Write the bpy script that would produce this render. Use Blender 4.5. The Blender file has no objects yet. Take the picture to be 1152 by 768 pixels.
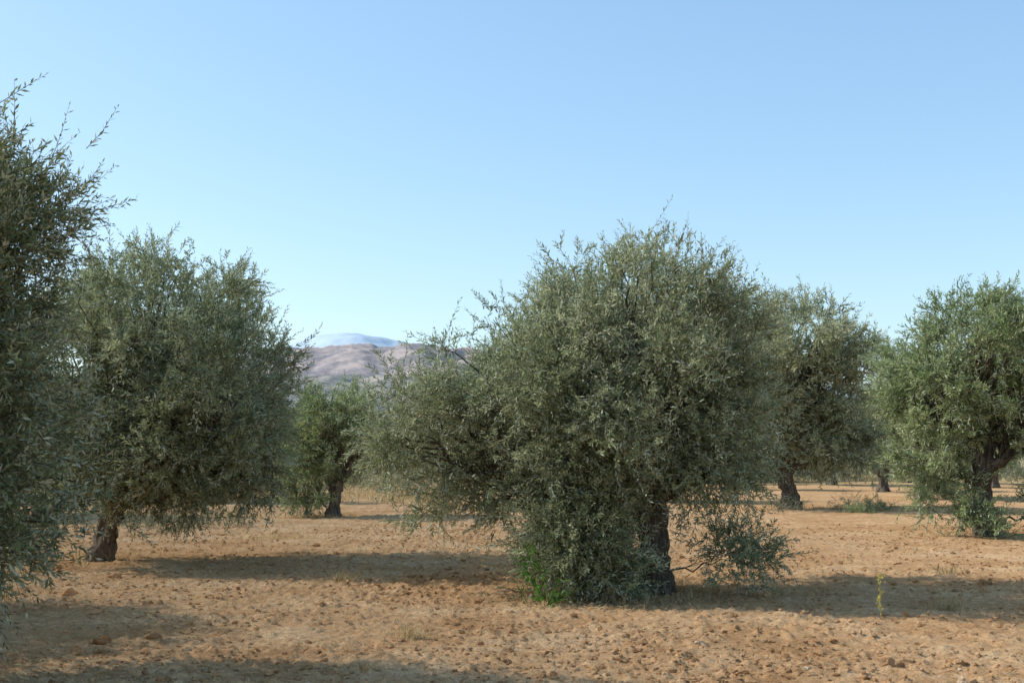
import bpy, math, random
import numpy as np
from mathutils import Vector
R = np.random.default_rng(7)
random.seed(7)
scn = bpy.context.scene
scn.view_settings.view_transform = 'Standard'
scn.view_settings.look = 'None'
scn.view_settings.exposure = 0
COL = scn.collection

# ------------------------------------------------------------ helpers
def mesh_np(name, verts, faces, mat, smooth=False, tint=None):
    me = bpy.data.meshes.new(name)
    verts = np.asarray(verts, dtype=np.float32); faces = np.asarray(faces, dtype=np.int32)
    n, k = faces.shape
    me.vertices.add(len(verts)); me.vertices.foreach_set('co', verts.ravel())
    me.loops.add(n*k); me.loops.foreach_set('vertex_index', faces.ravel())
    me.polygons.add(n)
    me.polygons.foreach_set('loop_start', np.arange(0, n*k, k, dtype=np.int32))
    me.polygons.foreach_set('use_smooth', np.full(n, smooth, dtype=bool))
    me.update(calc_edges=True)
    if tint is not None:
        a = me.attributes.new('tint', 'FLOAT', 'FACE')
        a.data.foreach_set('value', np.asarray(tint, dtype=np.float32))
    me.materials.append(mat)
    return me

def add_obj(name, me, parent=None, loc=(0,0,0)):
    o = bpy.data.objects.new(name, me); COL.objects.link(o)
    o.location = loc
    if parent: o.parent = parent
    return o

def norm(a):
    return a/np.maximum(np.linalg.norm(a, axis=-1, keepdims=True), 1e-9)

def hash2(ix, iy, seed):
    h = (ix.astype(np.int64)*374761393 + iy.astype(np.int64)*668265263 + seed*1442695041) & 0xffffffff
    h = ((h ^ (h >> 13))*1274126177) & 0xffffffff
    h = (h ^ (h >> 16)) & 0xffff
    return h/65535.0

def vn(x, y, seed=0):
    ix = np.floor(x); iy = np.floor(y); fx = x-ix; fy = y-iy
    fx = fx*fx*(3-2*fx); fy = fy*fy*(3-2*fy)
    a = hash2(ix, iy, seed); b = hash2(ix+1, iy, seed)
    c = hash2(ix, iy+1, seed); d = hash2(ix+1, iy+1, seed)
    return (a*(1-fx)+b*fx)*(1-fy)+(c*(1-fx)+d*fx)*fy

def fbm(x, y, oct=4, seed=0):
    s = 0; a = 1; t = 0
    for i in range(oct):
        s = s+a*vn(x*2**i+i*13.7, y*2**i+i*7.3, seed+i*17); t += a; a *= .5
    return s/t

# ------------------------------------------------------------ materials
def newmat(name):
    m = bpy.data.materials.new(name); m.use_nodes = True
    nt = m.node_tree; nt.nodes.clear()
    return m, nt, nt.nodes, nt.links

def ramp(nodes, stops):
    r = nodes.new('ShaderNodeValToRGB'); e = r.color_ramp.elements
    while len(e) < len(stops): e.new(0.5)
    for el, (p, c) in zip(e, stops):
        el.position = p; el.color = (*c, 1)
    return r

def leaf_mat(name, dark, mid, light, under, trans=0.27):
    m, nt, N, L = newmat(name)
    at = N.new('ShaderNodeAttribute'); at.attribute_name = 'tint'
    r = ramp(N, [(0.0, dark), (0.5, mid), (1.0, light)])
    L.new(at.outputs['Fac'], r.inputs[0])
    g = N.new('ShaderNodeNewGeometry')
    mx = N.new('ShaderNodeMix'); mx.data_type = 'RGBA'
    mx.inputs[7].default_value = (*under, 1)
    L.new(g.outputs['Backfacing'], mx.inputs[0]); L.new(r.outputs[0], mx.inputs[6])
    p = N.new('ShaderNodeBsdfDiffuse')
    L.new(mx.outputs[2], p.inputs['Color'])
    t = N.new('ShaderNodeBsdfTranslucent')
    hs = N.new('ShaderNodeHueSaturation'); hs.inputs['Saturation'].default_value = 1.1
    hs.inputs['Value'].default_value = 1.35
    L.new(r.outputs[0], hs.inputs['Color']); L.new(hs.outputs[0], t.inputs[0])
    ms = N.new('ShaderNodeMixShader'); ms.inputs[0].default_value = trans
    L.new(p.outputs[0], ms.inputs[1]); L.new(t.outputs[0], ms.inputs[2])
    o = N.new('ShaderNodeOutputMaterial'); L.new(ms.outputs[0], o.inputs[0])
    return m

OLIVE = leaf_mat('olive_leaves', (0.105, 0.13, 0.062), (0.235, 0.27, 0.145), (0.39, 0.42, 0.26), (0.44, 0.47, 0.35))
OLIVE2 = leaf_mat('olive_leaves_green', (0.09, 0.13, 0.052), (0.205, 0.265, 0.118), (0.33, 0.385, 0.20), (0.40, 0.44, 0.30))
GREEN = leaf_mat('broad_green_leaves', (0.045, 0.12, 0.02), (0.08, 0.18, 0.03), (0.13, 0.26, 0.05), (0.13, 0.22, 0.08), 0.3)
STRAW = leaf_mat('dry_straw', (0.27, 0.19, 0.09), (0.42, 0.32, 0.17), (0.58, 0.47, 0.28), (0.45, 0.36, 0.2), 0.2)
SCRUB = leaf_mat('scrub_leaves', (0.12, 0.14, 0.08), (0.20, 0.21, 0.13), (0.32, 0.29, 0.19), (0.30, 0.30, 0.22), 0.2)

def bark_mat():
    m, nt, N, L = newmat('olive_bark')
    tc = N.new('ShaderNodeTexCoord'); mp = N.new('ShaderNodeMapping')
    mp.inputs['Scale'].default_value = (9, 9, 2.2)
    L.new(tc.outputs['Object'], mp.inputs[0])
    n = N.new('ShaderNodeTexNoise'); n.inputs['Scale'].default_value = 2.5; n.inputs['Detail'].default_value = 7
    n.inputs['Roughness'].default_value = .7
    L.new(mp.outputs[0], n.inputs['Vector'])
    r = ramp(N, [(0.3, (0.035, 0.028, 0.022)), (0.5, (0.13, 0.105, 0.082)), (0.70, (0.28, 0.245, 0.20))])
    L.new(n.outputs[0], r.inputs[0])
    b = N.new('ShaderNodeBump'); b.inputs['Strength'].default_value = 1; b.inputs['Distance'].default_value = 0.05
    L.new(n.outputs[0], b.inputs['Height'])
    p = N.new('ShaderNodeBsdfDiffuse')
    L.new(r.outputs[0], p.inputs['Color']); L.new(b.outputs[0], p.inputs['Normal'])
    o = N.new('ShaderNodeOutputMaterial'); L.new(p.outputs[0], o.inputs[0])
    return m
BARK = bark_mat()

def soil_mat(name, clod=False):
    m, nt, N, L = newmat(name)
    g = N.new('ShaderNodeNewGeometry')
    def noise(scale, det, rough=.6, vec=None):
        n = N.new('ShaderNodeTexNoise'); n.inputs['Scale'].default_value = scale
        n.inputs['Detail'].default_value = det; n.inputs['Roughness'].default_value = rough
        L.new(vec or g.outputs['Position'], n.inputs['Vector']); return n
    n1 = noise(0.7, 7, .65); n2 = noise(9, 9, .75); n3 = noise(60, 4, .75)
    r1 = ramp(N, [(0.32, (0.53, 0.315, 0.155)), (0.48, (0.66, 0.42, 0.222)), (0.66, (0.75, 0.525, 0.305))])
    L.new(n1.outputs[0], r1.inputs[0])
    r2 = ramp(N, [(0.30, (0.42, 0.33, 0.27)), (0.43, (0.81, 0.75, 0.70)), (0.57, (1.0, 1.0, 1.0)), (0.70, (1.30, 1.30, 1.28))])
    L.new(n2.outputs[0], r2.inputs[0])
    m1 = N.new('ShaderNodeMix'); m1.data_type = 'RGBA'; m1.blend_type = 'MULTIPLY'; m1.inputs[0].default_value = .9
    L.new(r1.outputs[0], m1.inputs[6]); L.new(r2.outputs[0], m1.inputs[7])
    r3 = ramp(N, [(0.3, (0.5, 0.43, 0.37)), (0.5, (1, 1, 1)), (0.72, (1.25, 1.25, 1.22))])
    L.new(n3.outputs[0], r3.inputs[0])
    m2 = N.new('ShaderNodeMix'); m2.data_type = 'RGBA'; m2.blend_type = 'MULTIPLY'; m2.inputs[0].default_value = .9
    L.new(m1.outputs[2], m2.inputs[6]); L.new(r3.outputs[0], m2.inputs[7])
    out = m2.outputs[2]
    if not clod:
        sx = N.new('ShaderNodeSeparateXYZ'); L.new(g.outputs['Position'], sx.inputs[0])
        n4 = noise(0.06, 4)
        ad = N.new('ShaderNodeMath'); ad.operation = 'MULTIPLY_ADD'; ad.inputs[1].default_value = 60
        L.new(n4.outputs[0], ad.inputs[0]); L.new(sx.outputs['Y'], ad.inputs[2])
        mr = N.new('ShaderNodeMapRange'); mr.inputs[1].default_value = 96; mr.inputs[2].default_value = 115
        L.new(ad.outputs[0], mr.inputs[0])
        n5 = noise(0.4, 6)
        r5 = ramp(N, [(0.35, (0.22, 0.20, 0.10)), (0.55, (0.42, 0.34, 0.19)), (0.7, (0.52, 0.42, 0.25))])
        L.new(n5.outputs[0], r5.inputs[0])
        m3 = N.new('ShaderNodeMix'); m3.data_type = 'RGBA'
        L.new(mr.outputs[0], m3.inputs[0]); L.new(out, m3.inputs[6]); L.new(r5.outputs[0], m3.inputs[7])
        out = m3.outputs[2]
    else:
        dk = N.new('ShaderNodeMix'); dk.data_type = 'RGBA'; dk.blend_type = 'MULTIPLY'; dk.inputs[0].default_value = 1
        at = N.new('ShaderNodeAttribute'); at.attribute_name = 'tint'
        rr = ramp(N, [(0, (0.66, 0.60, 0.56)), (0.9, (1.06, 1.06, 1.06)), (1, (1.15, 1.4, 1.8))])
        L.new(at.outputs['Fac'], rr.inputs[0])
        L.new(out, dk.inputs[6]); L.new(rr.outputs[0], dk.inputs[7]); out = dk.outputs[2]
    b = N.new('ShaderNodeBump'); b.inputs['Strength'].default_value = 1; b.inputs['Distance'].default_value = 0.05
    ma = N.new('ShaderNodeMath'); ma.operation = 'MULTIPLY_ADD'; ma.inputs[1].default_value = .35
    L.new(n3.outputs[0], ma.inputs[0]); L.new(n2.outputs[0], ma.inputs[2]); L.new(ma.outputs[0], b.inputs['Height'])
    p = N.new('ShaderNodeBsdfDiffuse'); p.inputs['Roughness'].default_value = .9
    L.new(out, p.inputs['Color']); L.new(b.outputs[0], p.inputs['Normal'])
    o = N.new('ShaderNodeOutputMaterial'); L.new(p.outputs[0], o.inputs[0])
    return m
SOIL = soil_mat('dry_soil'); CLOD = soil_mat('soil_clod', True)

# ------------------------------------------------------------ ground
def gz(x, y):
    near = 1/(1+np.maximum(y-40, 0)/20)
    z = (fbm(x*.25, y*.25, 3, 5)-.5)*.14
    z = z + (fbm(x*3.0, y*2.2, 3, 9)-.5)*.05*near
    c = fbm(x*13, y*11, 3, 21)
    z = z + np.clip(c-.5, 0, 1)*.12*near
    return z
nx, ny = 860, 700
u = np.linspace(-1, 1, nx); xs = 9*u + 5200*np.sign(u)*np.maximum(np.abs(u)-.55, 0)**5/.45**5 + 22*np.sign(u)*np.maximum(np.abs(u)-.35, 0)**1.6
v = np.linspace(0, 1, ny)
ys = 5.0 + 26*v**1.35 + 60*np.maximum(v-.55, 0)**1.5/.3 + 8000*np.maximum(v-.72, 0)**5/.28**5
back = -5-np.geomspace(1, 2000, 14)[::-1]; mid_ = np.linspace(-5, 4.7, 30)
ys = np.concatenate([back, mid_, ys])
ny = len(ys)
X, Y = np.meshgrid(xs, ys)
V = np.stack([X, Y, gz(X, Y)], -1).reshape(-1, 3)
ii = np.arange(ny-1)[:, None]*nx + np.arange(nx-1)[None, :]
F = np.stack([ii, ii+1, ii+1+nx, ii+nx], -1).reshape(-1, 4)
add_obj('ground', mesh_np('ground', V, F, SOIL, True))

def ico():
    t = (1+5**.5)/2
    v = np.array([(-1,t,0),(1,t,0),(-1,-t,0),(1,-t,0),(0,-1,t),(0,1,t),(0,-1,-t),(0,1,-t),(t,0,-1),(t,0,1),(-t,0,-1),(-t,0,1)], float)
    f = np.array([(0,11,5),(0,5,1),(0,1,7),(0,7,10),(0,10,11),(1,5,9),(5,11,4),(11,10,2),(10,7,6),(7,1,8),(3,9,4),(3,4,2),(3,2,6),(3,6,8),(3,8,9),(4,9,5),(2,4,11),(6,2,10),(8,6,7),(9,8,1)])
    return norm(v), f
def subdiv(v, f):
    v = list(map(tuple, v)); cache = {}; nf = []
    def md(a, b):
        k = (min(a, b), max(a, b))
        if k not in cache:
            p = (np.array(v[a])+np.array(v[b])); p = p/np.linalg.norm(p); cache[k] = len(v); v.append(tuple(p))
        return cache[k]
    for a, b, c in f:
        x, y, z = md(a, b), md(b, c), md(c, a)
        nf += [(a, x, z), (b, y, x), (c, z, y), (x, y, z)]
    return np.array(v), np.array(nf)
ico0 = ico(); ico1 = subdiv(*ico0)
def clods(n, smin, smax, pw, y0, y1, shape):
    iv, if_ = shape
    y = y0 + (y1-y0)*R.random(n)**1.4
    x = (R.random(n)*2-1)*(y*.47+1.5)
    keep = vn(x*.7, y*.7, 77) + .5*vn(x*2.5, y*2.5, 78) > .6*R.random(n)+.3
    x, y = x[keep], y[keep]; n = len(x)
    s = smin + (smax-smin)*R.random(n)**pw
    sc = s[:, None]*(0.6+.8*R.random((n, 3))); sc[:, 2] *= .65
    a = R.random(n)*6.28; ca, sa = np.cos(a), np.sin(a)
    jit = 1+.42*(R.random((n, len(iv)))-.5)*2
    P = iv[None]*jit[..., None]*sc[:, None, :]
    Q = np.empty_like(P)
    Q[..., 0] = P[..., 0]*ca[:, None]-P[..., 1]*sa[:, None]+x[:, None]
    Q[..., 1] = P[..., 0]*sa[:, None]+P[..., 1]*ca[:, None]+y[:, None]
    Q[..., 2] = P[..., 2]+gz(x, y)[:, None]+.15*s[:, None]
    FF = (if_[None]+np.arange(n)[:, None, None]*len(iv)).reshape(-1, 3)
    t = R.random(n)*.9; t[R.random(n) < .012] = 1.0
    return Q.reshape(-1, 3), FF, np.repeat(t, len(if_))
V1, F1, T1 = clods(46000, .006, .030, 2.0, 6, 30, ico0)
V2, F2, T2 = clods(1100, .022, .065, 3.0, 6.5, 26, ico1)
add_obj('soil_clods', mesh_np('soil_clods', np.concatenate([V1, V2]), np.concatenate([F1, F2+len(V1)]), CLOD, False, np.concatenate([T1, T2])))

def litter(n, cx=None, cy=None, rad=None, l0=.03, l1=.16, w=.003, y0=6, y1=30):
    if cx is None:
        y = y0+(y1-y0)*R.random(n)**1.4; x = (R.random(n)*2-1)*(y*.47+1.5)
        k = vn(x*.9, y*.9, 91) > R.random(n)*.9; x, y = x[k], y[k]
    else:
        r = rad*np.sqrt(R.random(n)); a = R.random(n)*6.28
        x = cx+r*np.cos(a); y = cy+r*np.sin(a)
    n = len(x); l = l0+(l1-l0)*R.random(n)**2.5; a = R.random(n)*6.28
    z = gz(x, y)+.008+.02*R.random(n)
    d = np.stack([np.cos(a), np.sin(a), (R.random(n)-.5)*.5], -1)
    s = np.stack([-np.sin(a), np.cos(a), (R.random(n)-.5)*.8], -1)
    c = np.stack([x, y, z], -1); h = d*l[:, None]/2; q = s*(w*(.6+.8*R.random(n)))[:, None]
    Vv = np.stack([c-h, c-q+.1*h, c+h, c+q-.1*h], 1).reshape(-1, 4, 3)
    return Vv.reshape(-1, 3), np.arange(n*4).reshape(n, 4), R.random(n)
parts = [litter(14000), litter(240, l0=.2, l1=.6, w=.005, y0=8)]
for cx, cy, rad in [(1.7, 15, 2.2), (-6.2, 19.3, 2.2), (9.9, 26, 2.2), (-4.5, 8.4, 2.0), (1.0, 14.2, 1.2)]:
    parts.append(litter(2200, cx, cy, rad, .03, .08, .006))
off = 0; vs = []; fs = []; ts = []
for a, b, c in parts:
    vs.append(a); fs.append(b+off); ts.append(c); off += len(a)
add_obj('straw_litter', mesh_np('straw_litter', np.concatenate(vs), np.concatenate(fs), STRAW, False, np.concatenate(ts)))

# ------------------------------------------------------------ trees
class Wood:
    def __init__(s): s.v = []; s.f = []; s.n = 0
    def tube(s, pts, rad, sides=6, gnarl=0.0, seed=0):
        pts = np.asarray(pts, float); k = len(pts)
        tan = norm(np.gradient(pts, axis=0))
        ref = np.array([1., 0, 0]) if abs(tan[0][0]) < .8 else np.array([0, 1., 0])
        ang = np.linspace(0, 2*np.pi, sides, endpoint=False)
        for i in range(k):
            a = norm(np.cross(tan[i], ref)); b = np.cross(tan[i], a)
            r = np.full(sides, rad[i])
            if gnarl:
                r = r*(1+gnarl*(np.sin(3*ang+seed+i*.35)*.5+np.sin(5*ang+2*seed-i*.5)*.35+(vn(ang*2.1+seed, np.full(sides, i*.7), 3)-.5)*1.0))
            s.v.append(pts[i]+np.outer(np.cos(ang)*r, a)+np.outer(np.sin(ang)*r, b))
        base = s.n + np.arange(k-1)[:, None]*sides
        j = np.arange(sides)[None]; j2 = (j+1) % sides
        s.f.append(np.stack([base+j, base+j2, base+sides+j2, base+sides+j], -1).reshape(-1, 4))
        s.n += k*sides

def curve(a, b, k, wob, sag=0.0):
    a = np.asarray(a, float); b = np.asarray(b, float)
    t = np.linspace(0, 1, k)[:, None]
    p = a+(b-a)*t
    L = np.linalg.norm(b-a)
    w = (R.random((k, 3))-.5)*wob*L; w[0] = 0; w[-1] = 0
    p = p+w; p[:, 2] += (np.sin(t[:, 0]*np.pi))*sag*L
    return p

def leaves_on(P, D, Lg, nl, lsz, tint, bend=0.3, wid=.13):
    n = len(P)
    t = (np.arange(nl)+.5)/nl
    up = np.array([0, 0, 1.])
    side = norm(np.cross(D, R.normal(size=(n, 3))))
    bendv = R.normal(size=(n, 3))*.5*bend+up*bend*R.uniform(-1.1, .8, (n, 1))
    tt = t[None, :, None]
    pos = P[:, None]+Lg[:, None, None]*(D[:, None]*tt+bendv[:, None]*tt**2)
    tang = norm(D[:, None]+2*bendv[:, None]*tt)
    u_ = norm(side[:, None]-tang*np.sum(side[:, None]*tang, -1, keepdims=True))
    v_ = np.cross(tang, u_)
    phi = (np.arange(nl)*2.4)[None, :]+R.uniform(0, 6.28, (n, 1))+R.normal(size=(n, nl))*.4
    op = R.uniform(.45, 1.1, (n, nl))[..., None]
    rad_ = np.cos(phi)[..., None]*u_+np.sin(phi)[..., None]*v_
    l = norm(tang*np.cos(op)+rad_*np.sin(op))
    w = norm(np.cross(l, tang)+R.normal(size=l.shape)*.45)
    w = norm(w-l*np.sum(w*l, -1, keepdims=True))
    ln = (lsz*R.uniform(.65, 1.25, (n, nl))*(1-.35*t[None]**3))[..., None]
    hw = ln*wid
    Vv = np.stack([pos, pos+l*ln*.45+w*hw, pos+l*ln, pos+l*ln*.45-w*hw], 2)
    nv = n*nl
    tn = np.clip(tint[:, None]+R.normal(size=(n, nl))*.14+.2*(t[None]-.5), 0, 1)
    tk = np.array([0, .5, 1.0])
    c = P[:, None]+Lg[:, None, None]*(D[:, None]*tk[None, :, None]+bendv[:, None]*tk[None, :, None]**2)
    a = norm(side); b = np.cross(D, a)
    rr = np.array([.0035, .0025, .001])*lsz/.075
    ring = []
    for q in range(3):
        an = q*2.094
        ring.append(c+(np.cos(an)*a[:, None]+np.sin(an)*b[:, None])*rr[None, :, None])
    rg = np.stack(ring, 2).reshape(n, 9, 3)
    fb = np.array([(s*3+q, s*3+(q+1) % 3, (s+1)*3+(q+1) % 3, (s+1)*3+q) for s in range(2) for q in range(3)])
    TF = (fb[None]+np.arange(n)[:, None, None]*9).reshape(-1, 4)
    return Vv.reshape(-1, 3), np.arange(nv*4).reshape(nv, 4), tn.ravel(), rg.reshape(-1, 3), TF

def make_tree(base, lobes, trunk_r=.2, trunk_top=None, dens=10, nsh=28, nl=20, lsz=.068, lsh=.34,
              mat=OLIVE, tb=.45, name='olive_tree', wisps=22, crad=.34, depth=1.6):
    base = np.array(base, float)
    W = Wood()
    if trunk_top is None: trunk_top = (base[0], base[1], .9)
    tt = np.array(trunk_top, float)-base
    k = 14; pts = curve((0, 0, -.12), tt, k, .05)
    s = np.linspace(0, 1, k)
    rad = trunk_r*(1+.5*np.exp(-s*8)+.08*np.sin(s*9)-.12*s+.22*np.exp(-((1-s)*5)**2))
    W.tube(pts, rad, 28, .26, R.uniform(0, 6))
    for q in range(5):
        a = q*1.26+R.uniform(-.3, .3)
        e = np.array([math.cos(a), math.sin(a), 0])*trunk_r*R.uniform(1.5, 2.0); e[2] = -.07
        W.tube(curve((e[0]*.3, e[1]*.3, .22), e, 6, .08, -.10), trunk_r*np.array([.45, .42, .36, .3, .22, .12]), 8, .2, q)
    SP = []; SD = []; SL = []; ST = []
    for li, lb in enumerate(lobes):
        c = np.array(lb[:3])-base; r = np.array(lb[3:6]); lift = lb[6]; dm = lb[7]
        low = c[2]-r[2] < .35 and c[2] < 1.5
        area = r[0]*r[1]+r[1]*r[2]+r[0]*r[2]
        if not low: r = r*np.array([1, depth, 1]); area *= (1+depth)/2*.92
        start = tt*R.uniform(.78, 1.0) if not low else tt*R.uniform(.1, .3)
        hub = c+np.array([0, 0, -.3])*r
        hub = hub+(start-hub)*.18
        r0 = trunk_r*(.6 if not low else .16)*min(1, (r.prod()**(1/3))/1.1+.1)
        lim = curve(start, hub, 8, .12, -.06 if hub[2] > start[2] else .1)
        W.tube(lim, np.linspace(r0, r0*.42, 8), 10, .15, li)
        n = max(5, int(area*dens*dm))
        d = norm(R.normal(size=(n, 3)))
        rr = .36+.66*R.random(n)**.6
        cc = c+d*rr[:, None]*r
        ok = cc[:, 2] > .12
        cc = cc[ok]; rr = rr[ok]
        for cpt, rq in zip(cc, rr):
            j = R.integers(3, 8); st = lim[j]
            m = curve(st, cpt, 6, .16, .05)
            W.tube(m, np.linspace(r0*.24, .004, 6), 4)
            ns = int(nsh*R.uniform(.5, 1.45)*(1 if rq < .95 else .75))
            outw = norm((cpt-c)/r)
            cr = crad*R.uniform(.65, 1.3)*(1 if rq < .95 else .8)
            p = cpt+R.normal(size=(ns, 3))*cr*.5
            dd = norm(outw*.45+(p-cpt)/cr*.6+R.normal(size=(ns, 3))*.42+np.array([0, 0, lift]))
            SP.append(p-dd*lsh*.3); SD.append(dd); SL.append(lsh*R.uniform(.45, 1.35, ns))
            ct = tb+R.normal()*.2
            ST.append(np.clip(np.full(ns, ct)+R.normal(size=ns)*.10, 0, 1))
        nw = int(wisps*area/5)
        if nw and not low:
            d = norm(R.normal(size=(nw, 3))+np.array([0, 0, .25]))
            p = c+d*r*R.uniform(.75, .95, (nw, 1))
            SP.append(p); SD.append(norm(d*.5+R.normal(size=(nw, 3))*.35+np.array([0, 0, lift+.3])))
            SL.append(lsh*R.uniform(.9, 1.4, nw)); ST.append(np.full(nw, tb+.2))
    P = np.concatenate(SP); D = np.concatenate(SD); Lg = np.concatenate(SL); T = np.concatenate(ST)
    k = P[:, 2] > .05; P, D, Lg, T = P[k], D[k], Lg[k], T[k]
    LV, LF, LT, TV, TF = leaves_on(P, D, Lg, nl, lsz, T)
    LV[:, 2] = np.maximum(LV[:, 2], .03)
    W.v.append(TV); W.f.append(TF+W.n); W.n += len(TV)
    wood = mesh_np('trunk_and_branches', np.concatenate(W.v), np.concatenate(W.f), BARK, True)
    leaf = mesh_np('foliage', LV, LF, mat, False, LT)
    return place_tree(wood, leaf, base, name) if name else (None, wood, leaf)

def place_tree(wood, leaf, base, name='olive_tree', rot=0, sc=1):
    e = bpy.data.objects.new(name, None); COL.objects.link(e)
    e.location = (base[0], base[1], 0); e.rotation_euler[2] = rot; e.scale = (sc, sc, sc)
    add_obj('trunk_and_branches', wood, e); add_obj('foliage', leaf, e)
    return e, wood, leaf

# foreground olive in the middle
make_tree((1.72, 15, 0), [
    (1.55, 15.3, 2.95, 1.42, 1.5, 1.20, .3, 1.35), (0.50, 15.2, 2.72, 1.05, 1.2, .92, .3, 1.25),
    (-.35, 15.2, 2.58, .75, .9, .68, .2, 1.1), (-1.0, 15.2, 1.88, .78, .9, .72, .0, 1.1),
    (2.25, 15.3, 2.70, .88, 1.2, 1.02, .3, 1.35), (.82, 14.1, 1.05, .60, .5, 1.0, .35, 2.6),
    (0.68, 14.2, .65, .55, .4, .65, .3, 2.6), (1.15, 14.2, .45, .35, .35, .45, .3, 2.2),
    (1.00, 14.7, 1.85, 1.15, .9, .72, .1, 1.3), (2.65, 14.9, .55, .55, .4, .38, .1, 1.1),
    (2.35, 15.0, 1.62, .80, .9, .55, -.1, 1.3), (-.75, 15.1, 1.10, .42, .4, .50, -.2, .9),
    (.1, 15.3, 1.5, .80, .9, .55, .0, 1)],
    trunk_r=.185, trunk_top=(1.66, 15.05, 1.15), dens=11.5, nsh=36, nl=19, lsz=.072, tb=.52, depth=1.8)

# olive on the left
_, w_left, l_left = make_tree((-6.39, 19.4, 0), [
    (-5.4, 19.4, 3.55, 1.45, 1.6, 1.35, .3, 1.25), (-4.45, 19.2, 2.9, 1.0, 1.4, 1.30, .25, 1.2),
    (-6.7, 19.4, 3.1, 1.0, 1.3, 1.2, .25, 1.15), (-4.95, 18.8, 1.9, 1.2, 1.1, .9, .0, 1.15),
    (-4.2, 19.0, 1.8, .8, .9, .85, -.1, 1.1), (-6.1, 18.7, 1.75, .9, .9, .8, .0, 1.1),
    (-6.9, 19.1, 1.8, .8, .9, .8, .0, 1.1), (-5.2, 19.0, 1.2, .9, .8, .5, -.2, .9),
    (-6.1, 18.5, 1.25, .6, .5, .4, -.1, 1)],
    trunk_r=.17, trunk_top=(-6.15, 19.4, 1.1), dens=10, nsh=29, nl=18, lsz=.086, tb=.45, depth=1.8)

# close olive at the left edge
make_tree((-5.1, 8.7, 0), [
    (-4.85, 8.8, 3.05, 1.45, 1.35, 1.25, .3, 1.3), (-4.25, 8.9, 3.2, .95, .9, .85, .3, 1.4),
    (-3.98, 8.9, 1.45, .85, .9, .8, .0, 1.4), (-4.6, 8.7, 2.0, 1.25, 1.0, .8, .0, 1.2),
    (-4.2, 9.0, 2.3, 1.0, 1.0, .8, .1, 1.3), (-4.1, 8.8, .95, .7, .7, .45, -.1, 1.2)],
    trunk_r=.19, dens=12.5, nsh=34, nl=20, lsz=.07, tb=.15, depth=1.35)

# olive at the right
_, w_r, l_r = make_tree((9.9, 26, 0), [
    (9.55, 26, 4.15, 1.10, 1.5, 1.0, .35, 1.15), (8.75, 26, 3.2, .95, 1.3, 1.2, .2, 1.1),
    (11.6, 26, 3.8, 1.4, 1.6, 1.1, .35, 1.15), (10.9, 25.8, 2.5, 1.5, 1.3, .8, .0, 1.05),
    (8.6, 25.8, 1.8, .75, .8, .8, .0, 1), (10.4, 26.2, 3.4, .9, 1, .8, .2, 1),
    (8.9, 25.4, .75, .50, .5, .7, .1, 1.2), (11.6, 25.6, .9, .9, .7, .8, .2, 1.2), (9.5, 25.2, .4, .45, .4, .35, .2, .9)],
    trunk_r=.22, trunk_top=(9.8, 26, 1.3), dens=8.5, nsh=27, nl=15, lsz=.115, lsh=.38, mat=OLIVE2, tb=.55, wisps=18)

# larger olive behind, right of centre
_, w_m, l_m = make_tree((8.53, 38, 0), [
    (8.7, 38, 4.8, 1.8, 2.1, 1.9, .3, 1), (10.1, 38, 3.6, 1.5, 1.8, 1.9, .2, 1),
    (7.0, 38, 3.9, 1.5, 1.8, 1.8, .2, 1), (9.8, 37.4, 2.1, 1.5, 1.2, 1.0, -.1, 1),
    (7.6, 37.6, 2.2, 1.3, 1.2, .9, -.1, 1.1)],
    trunk_r=.26, trunk_top=(8.3, 38, 1.5), dens=6.2, nsh=29, nl=14, lsz=.155, lsh=.5, tb=.75, wisps=14, crad=.45, depth=1.4)

# small olive in the gap
_, w_b, l_b = make_tree((-4.84, 33.5, 0), [
    (-4.75, 33.5, 2.45, 1.1, 1.2, 1.1, .3, 1), (-5.55, 33.3, 1.1, .75, .75, 1.0, .1, 1.6),
    (-4.2, 33.5, 1.9, .8, .9, .9, .1, 1.1), (-5.4, 33.4, 2.0, .7, .8, .8, .1, 1.1)],
    trunk_r=.16, trunk_top=(-4.7, 33.5, .9), dens=9.5, nsh=27, nl=14, lsz=.125, lsh=.36, mat=OLIVE2, tb=.45, wisps=12)

# lighter-weight olive used for the far rows
_, w_f, l_f = make_tree((0, 0, 0), [
    (0, 0, 3.3, 1.5, 1.5, 1.3, .3, 1), (1.1, 0, 2.6, 1.1, 1.2, 1.1, .1, 1), (-1.2, 0, 2.5, 1.1, 1.2, 1.1, .1, 1),
    (0, 0, 1.8, 1.5, 1.2, .8, 0, 1)],
    trunk_r=.24, trunk_top=(.1, 0, 1.1), dens=5, nsh=22, nl=9, lsz=.24, lsh=.5, mat=OLIVE2, tb=.55, wisps=8, crad=.45, depth=1.1, name=None)

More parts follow.
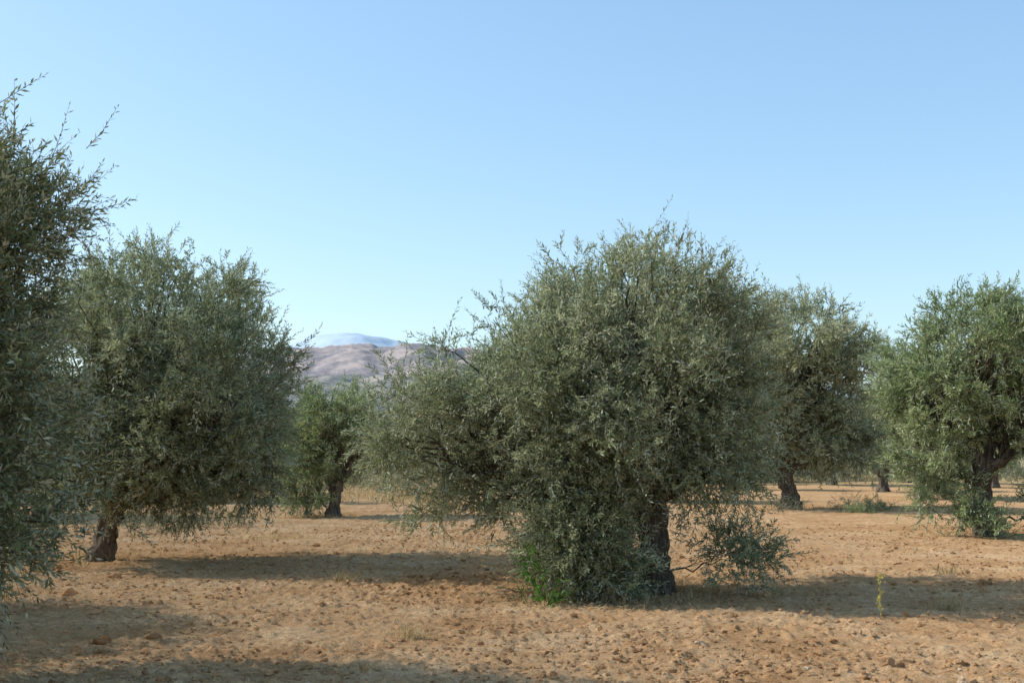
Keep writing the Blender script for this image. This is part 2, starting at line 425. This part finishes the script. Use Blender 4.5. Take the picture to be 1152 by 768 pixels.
for w, l, x, y, rot, sc in [
    (w_left, l_left, -9.3, 12.3, .1, .85), (w_b, l_b, -10.4, 44, 1.2, 1.15), (w_m, l_m, 3.6, 45, 2.0, .75),
    (w_r, l_r, 15.5, 47, 1.0, 1.0), (w_f, l_f, 11.5, 60, 3.0, .9), (w_f, l_f, 5.2, 62, 4.0, .9),
    (w_f, l_f, -2.5, 63, 2.2, .8), (w_f, l_f, -17, 55, .5, 1.0), (w_r, l_r, 20.5, 36, 2.5, 1.0),
    (w_f, l_f, 24, 62, 5.0, 1.0), (w_m, l_m, -15, 33, 4.0, .8), (w_f, l_f, 17.5, 68, 5.4, 1.0),
    (w_f, l_f, 14.2, 76, 1.4, 1.0), (w_f, l_f, 20, 80, 2.4, 1.0), (w_f, l_f, 8.5, 79, .4, .95),
    (w_f, l_f, 17.0, 57, .9, .95), (w_f, l_f, 12.0, 70, 2.9, .9), (w_f, l_f, 23.5, 74, 1.9, 1.0), (w_f, l_f, 27, 70, 3.9, 1.0)]:
    place_tree(w, l, (x, y, 0), 'olive_tree', rot, sc)

e = bpy.data.objects.new('distant_olive_grove', None); COL.objects.link(e)
for i in range(60):
    y = 88+100*R.random(); x = (R.random()*2-1)*(y*.58)
    for nm, me in (('trunk', w_f), ('foliage', l_f)):
        o = add_obj(nm, me, e, (x, y, 0)); o.rotation_euler[2] = x*7; o.scale = (.85+.35*abs(math.sin(x)),)*3

def blades(name, n, fx, hmin, hmax, w, mat, spread=.35):
    x, y = fx(n); n = len(x)
    h = hmin+(hmax-hmin)*R.random(n)**1.4; a = R.random(n)*6.28
    z = gz(x, y)-.01
    b = np.stack([x, y, z], -1)
    d = norm(np.stack([R.normal(size=n)*spread, R.normal(size=n)*spread, np.ones(n)], -1))
    s = np.stack([np.cos(a), np.sin(a), np.zeros(n)], -1)*w
    m = b+d*(h*.55)[:, None]; tip = m+norm(d+R.normal(size=(n, 3))*.35)*(h*.45)[:, None]
    Vv = np.stack([b-s, b+s, m+s*.8, tip, m-s*.8], 1)
    return add_obj(name, mesh_np(name, Vv.reshape(-1, 3), np.arange(n*5).reshape(n, 5), mat, False, R.random(n)))

def f_grass(n):
    y = 36+75*R.random(n)**1.2; x = (R.random(n)*2-1)*(y*.5)
    lim = np.where(x/y < -.04, 38, np.where(x/y < .06, 46, 72))
    k = (vn(x*.35, y*.2, 33) + .4*vn(x*2, y*2, 34) > .62) & (y > lim+7*vn(x*.25, y*0, 5))
    return x[k], y[k]
blades('dry_grass', 110000, f_grass, .1, .45, .014, STRAW, .5)
def f_tuft(n):
    cs = [(-6.6, 19.6, 1.0), (-4.6, 24.5, .8), (-9.5, 30, 2), (8.8, 38, 1.6), (11.8, 25.8, 1.1), (-5, 33.2, 1.1), (1.9, 15.3, .5),
          (1.2, 14.2, 1.0), (4.7, 13.5, .2), (-2.2, 16.5, .2), (6.1, 17.5, .25), (-.9, 11.3, .15), (3.2, 19.0, .3)]
    X_, Y_ = [], []
    for cx, cy, r in cs:
        m = int(n/len(cs)*min(1, .25+r)); X_.append(cx+R.normal(size=m)*r*.5); Y_.append(cy+R.normal(size=m)*r*.4)
    return np.concatenate(X_), np.concatenate(Y_)
blades('dry_weeds', 4600, f_tuft, .04, .24, .0035, STRAW, .6)

def bushes(name, cl, mat, lsz=.09, nl=10, nsh=70, lsh=.35, tb=.5):
    SP, SD, SL, ST = [], [], [], []
    for x, y, rx, h in cl:
        n = int(nsh*max(.4, rx*h))
        d = norm(R.normal(size=(n, 3))); d[:, 2] = abs(d[:, 2])
        p = np.array([x, y, 0])+d*np.array([rx, rx, h])*(.35+.6*R.random((n, 1)))
        SP.append(p); SD.append(norm(d*.6+R.normal(size=(n, 3))*.5+np.array([0, 0, .4]))); SL.append(lsh*R.uniform(.5, 1.4, n))
        ST.append(np.clip(tb+R.normal()*.2+R.normal(size=n)*.12, 0, 1))
    LV, LF, LT, TV, TF = leaves_on(np.concatenate(SP), np.concatenate(SD), np.concatenate(SL), nl, lsz, np.concatenate(ST))
    F_ = np.concatenate([LF, TF+len(LV)])
    return add_obj(name, mesh_np(name, np.concatenate([LV, TV]), F_, mat, False, np.concatenate([LT, np.full(len(TF), .1)])))
cl = []
for i in range(150):
    y = 76+50*R.random(); x = (R.random()*2-1)*y*.5
    cl.append((x, y, R.uniform(.8, 2.2), R.uniform(.6, 1.6)))
for i in range(26):
    y = 50+16*R.random(); x = -y*R.uniform(.0, .40)
    cl.append((x, y, R.uniform(.6, 1.4), R.uniform(.4, .9)))
bushes('distant_scrub', cl, SCRUB, lsz=.2, nl=9, nsh=60, lsh=.5)
bushes('low_shrub', [(10.2, 37.0, .9, .5), (8.0, 36.6, .7, .45)], SCRUB, .07, 12, 160, .3)
bushes('low_shrub', [(10.6, 36.0, .5, .4), (9.9, 35.4, .5, .3)], OLIVE2, .08, 12, 200, .25)
bushes('low_shrub', [(-7.6, 28, .9, .35), (-6.6, 28.6, .7, .35), (-8.6, 28.4, .8, .3)], SCRUB, .06, 12, 260, .25)

bushes('green_creeper', [(.20, 13.65, .10, .85), (.30, 13.55, .12, .55), (.38, 13.5, .12, .25)], GREEN, .11, 5, 26, .2, .4)

def weed(x, y, h, name):
    W_ = Wood(); st = curve((0, 0, -.02), (.03, 0, h), 7, .05); W_.tube(st, np.linspace(.006, .002, 7), 5)
    n = 26; P = st[R.integers(2, 7, n)]; D = norm(R.normal(size=(n, 3))+np.array([0, 0, .8]))
    LV, LF, LT, TV, TF = leaves_on(P, D, np.full(n, .05), 4, .03, np.full(n, .8), wid=.2)
    vs = np.concatenate(W_.v+[LV, TV]); nw_ = W_.n
    fs = np.concatenate(W_.f+[LF+nw_, TF+nw_+len(LV)])
    t = np.concatenate([np.full(len(W_.f[0]), .6), LT, np.full(len(TF), .5)])
    m = mesh_np(name, vs, fs, WEED, False, t); return add_obj(name, m, None, (x, y, float(gz(np.array([x]), np.array([y]))[0])))
WEED = leaf_mat('weed_leaves', (0.3, .25, .05), (.45, .4, .10), (.6, .52, .16), (.5, .42, .15))
weed(3.66, 12.5, .42, 'yellow_weed')
weed(4.9, 11.9, .10, 'yellow_weed')

# ------------------------------------------------------------ hills
def hill_mat(name, stops, sc):
    m, nt, N, L = newmat(name)
    g = N.new('ShaderNodeNewGeometry')
    mp = N.new('ShaderNodeMapping'); mp.inputs['Scale'].default_value = (1, .45, 1.6)
    L.new(g.outputs['Position'], mp.inputs[0])
    n = N.new('ShaderNodeTexNoise'); n.inputs['Scale'].default_value = sc; n.inputs['Detail'].default_value = 10
    n.inputs['Roughness'].default_value = .78
    L.new(mp.outputs[0], n.inputs['Vector'])
    r = ramp(N, stops); L.new(n.outputs[0], r.inputs[0])
    p = N.new('ShaderNodeBsdfDiffuse'); L.new(r.outputs[0], p.inputs[0])
    o = N.new('ShaderNodeOutputMaterial'); L.new(p.outputs[0], o.inputs[0])
    return m
def hills(name, y0, y1, top, mat, seed, ridge, cell, rough=1):
    nx_, ny_ = 700, 200
    xx, yy = np.meshgrid(np.linspace(-1, 1, nx_), np.linspace(0, 1, ny_))
    Yw = y0+(y1-y0)*yy; Xw = xx*Yw*.75
    q = Xw/Yw
    prof = np.sin(np.clip(yy, 0, 1)*np.pi)**.9
    rn = 1-abs(2*fbm(Xw/cell, Yw/cell*.7, 6, seed)-1)
    r2 = 1-abs(2*fbm(Xw/cell*3.1, Yw/cell*2.2, 5, seed+9)-1)
    Zw = prof*top*ridge(q)*(1-.42*rough+rough*(.36*rn+.16*r2))-6
    Vv = np.stack([Xw, Yw, Zw], -1).reshape(-1, 3)
    i_ = np.arange(ny_-1)[:, None]*nx_+np.arange(nx_-1)[None]
    return add_obj(name, mesh_np(name, Vv, np.stack([i_, i_+1, i_+1+nx_, i_+nx_], -1).reshape(-1, 4), mat, True))
hills('hills', 1600, 4400, 246, hill_mat('haze_tinted_dry_hillside',  # dry slope colours with distance haze mixed in, no atmosphere volume
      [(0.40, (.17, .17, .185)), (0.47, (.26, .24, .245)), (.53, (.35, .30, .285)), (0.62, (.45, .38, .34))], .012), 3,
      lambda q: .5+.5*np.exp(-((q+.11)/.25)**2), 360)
hills('foothills', 700, 1900, 82, hill_mat('haze_tinted_scrubby_foothill',  # scrub and earth colours greyed to include painted haze
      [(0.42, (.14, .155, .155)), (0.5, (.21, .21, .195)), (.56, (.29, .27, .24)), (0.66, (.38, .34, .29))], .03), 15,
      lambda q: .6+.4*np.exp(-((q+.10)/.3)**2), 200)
hills('distant_mountain', 7000, 12000, 985, hill_mat('haze_tinted_mountain', [(.4, (.40, .50, .59)), (.6, (.43, .52, .60))], .002), 8,  # pale blue is aerial haze painted as surface colour
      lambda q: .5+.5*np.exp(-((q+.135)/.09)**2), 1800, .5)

# ------------------------------------------------------------ light
el = math.radians(39); sh = np.array([1, -.18]); sh = sh/np.linalg.norm(sh)
w = bpy.data.worlds.new('World'); scn.world = w; w.use_nodes = True
nt = w.node_tree; bg = nt.nodes['Background']
sky = nt.nodes.new('ShaderNodeTexSky'); sky.sky_type = 'NISHITA'; sky.sun_disc = False
sky.sun_elevation = el; sky.sun_rotation = math.atan2(-sh[0], -sh[1])
sky.air_density = 1.0; sky.dust_density = 1.0; sky.ozone_density = 1.5; sky.altitude = 100
vm = nt.nodes.new('ShaderNodeVectorMath'); vm.operation = 'MULTIPLY_ADD'
vm.inputs[1].default_value = (1.3, 1.25, 1.1)
vm.inputs[2].default_value = (.08/.13, .195/.13, .35/.13)
nt.links.new(sky.outputs[0], vm.inputs[0])
nt.links.new(vm.outputs[0], bg.inputs[0]); bg.inputs[1].default_value = .13
sl = bpy.data.lights.new('sun', 'SUN'); sl.energy = 5.0; sl.angle = math.radians(.5); sl.color = (1, .95, .87)
so = bpy.data.objects.new('sun', sl); COL.objects.link(so)
d = Vector((sh[0]*math.cos(el), sh[1]*math.cos(el), -math.sin(el)))
so.rotation_euler = d.to_track_quat('-Z', 'Y').to_euler(); so.location = (-30, 10, 30)

cam = bpy.data.cameras.new('camera'); co = bpy.data.objects.new('camera', cam); COL.objects.link(co)
cam.lens = 43.4; cam.sensor_width = 36; cam.clip_start = .1; cam.clip_end = 30000
co.location = (0, 0, 1.65); co.rotation_euler = (math.radians(90+5.26), 0, 0)
scn.camera = co
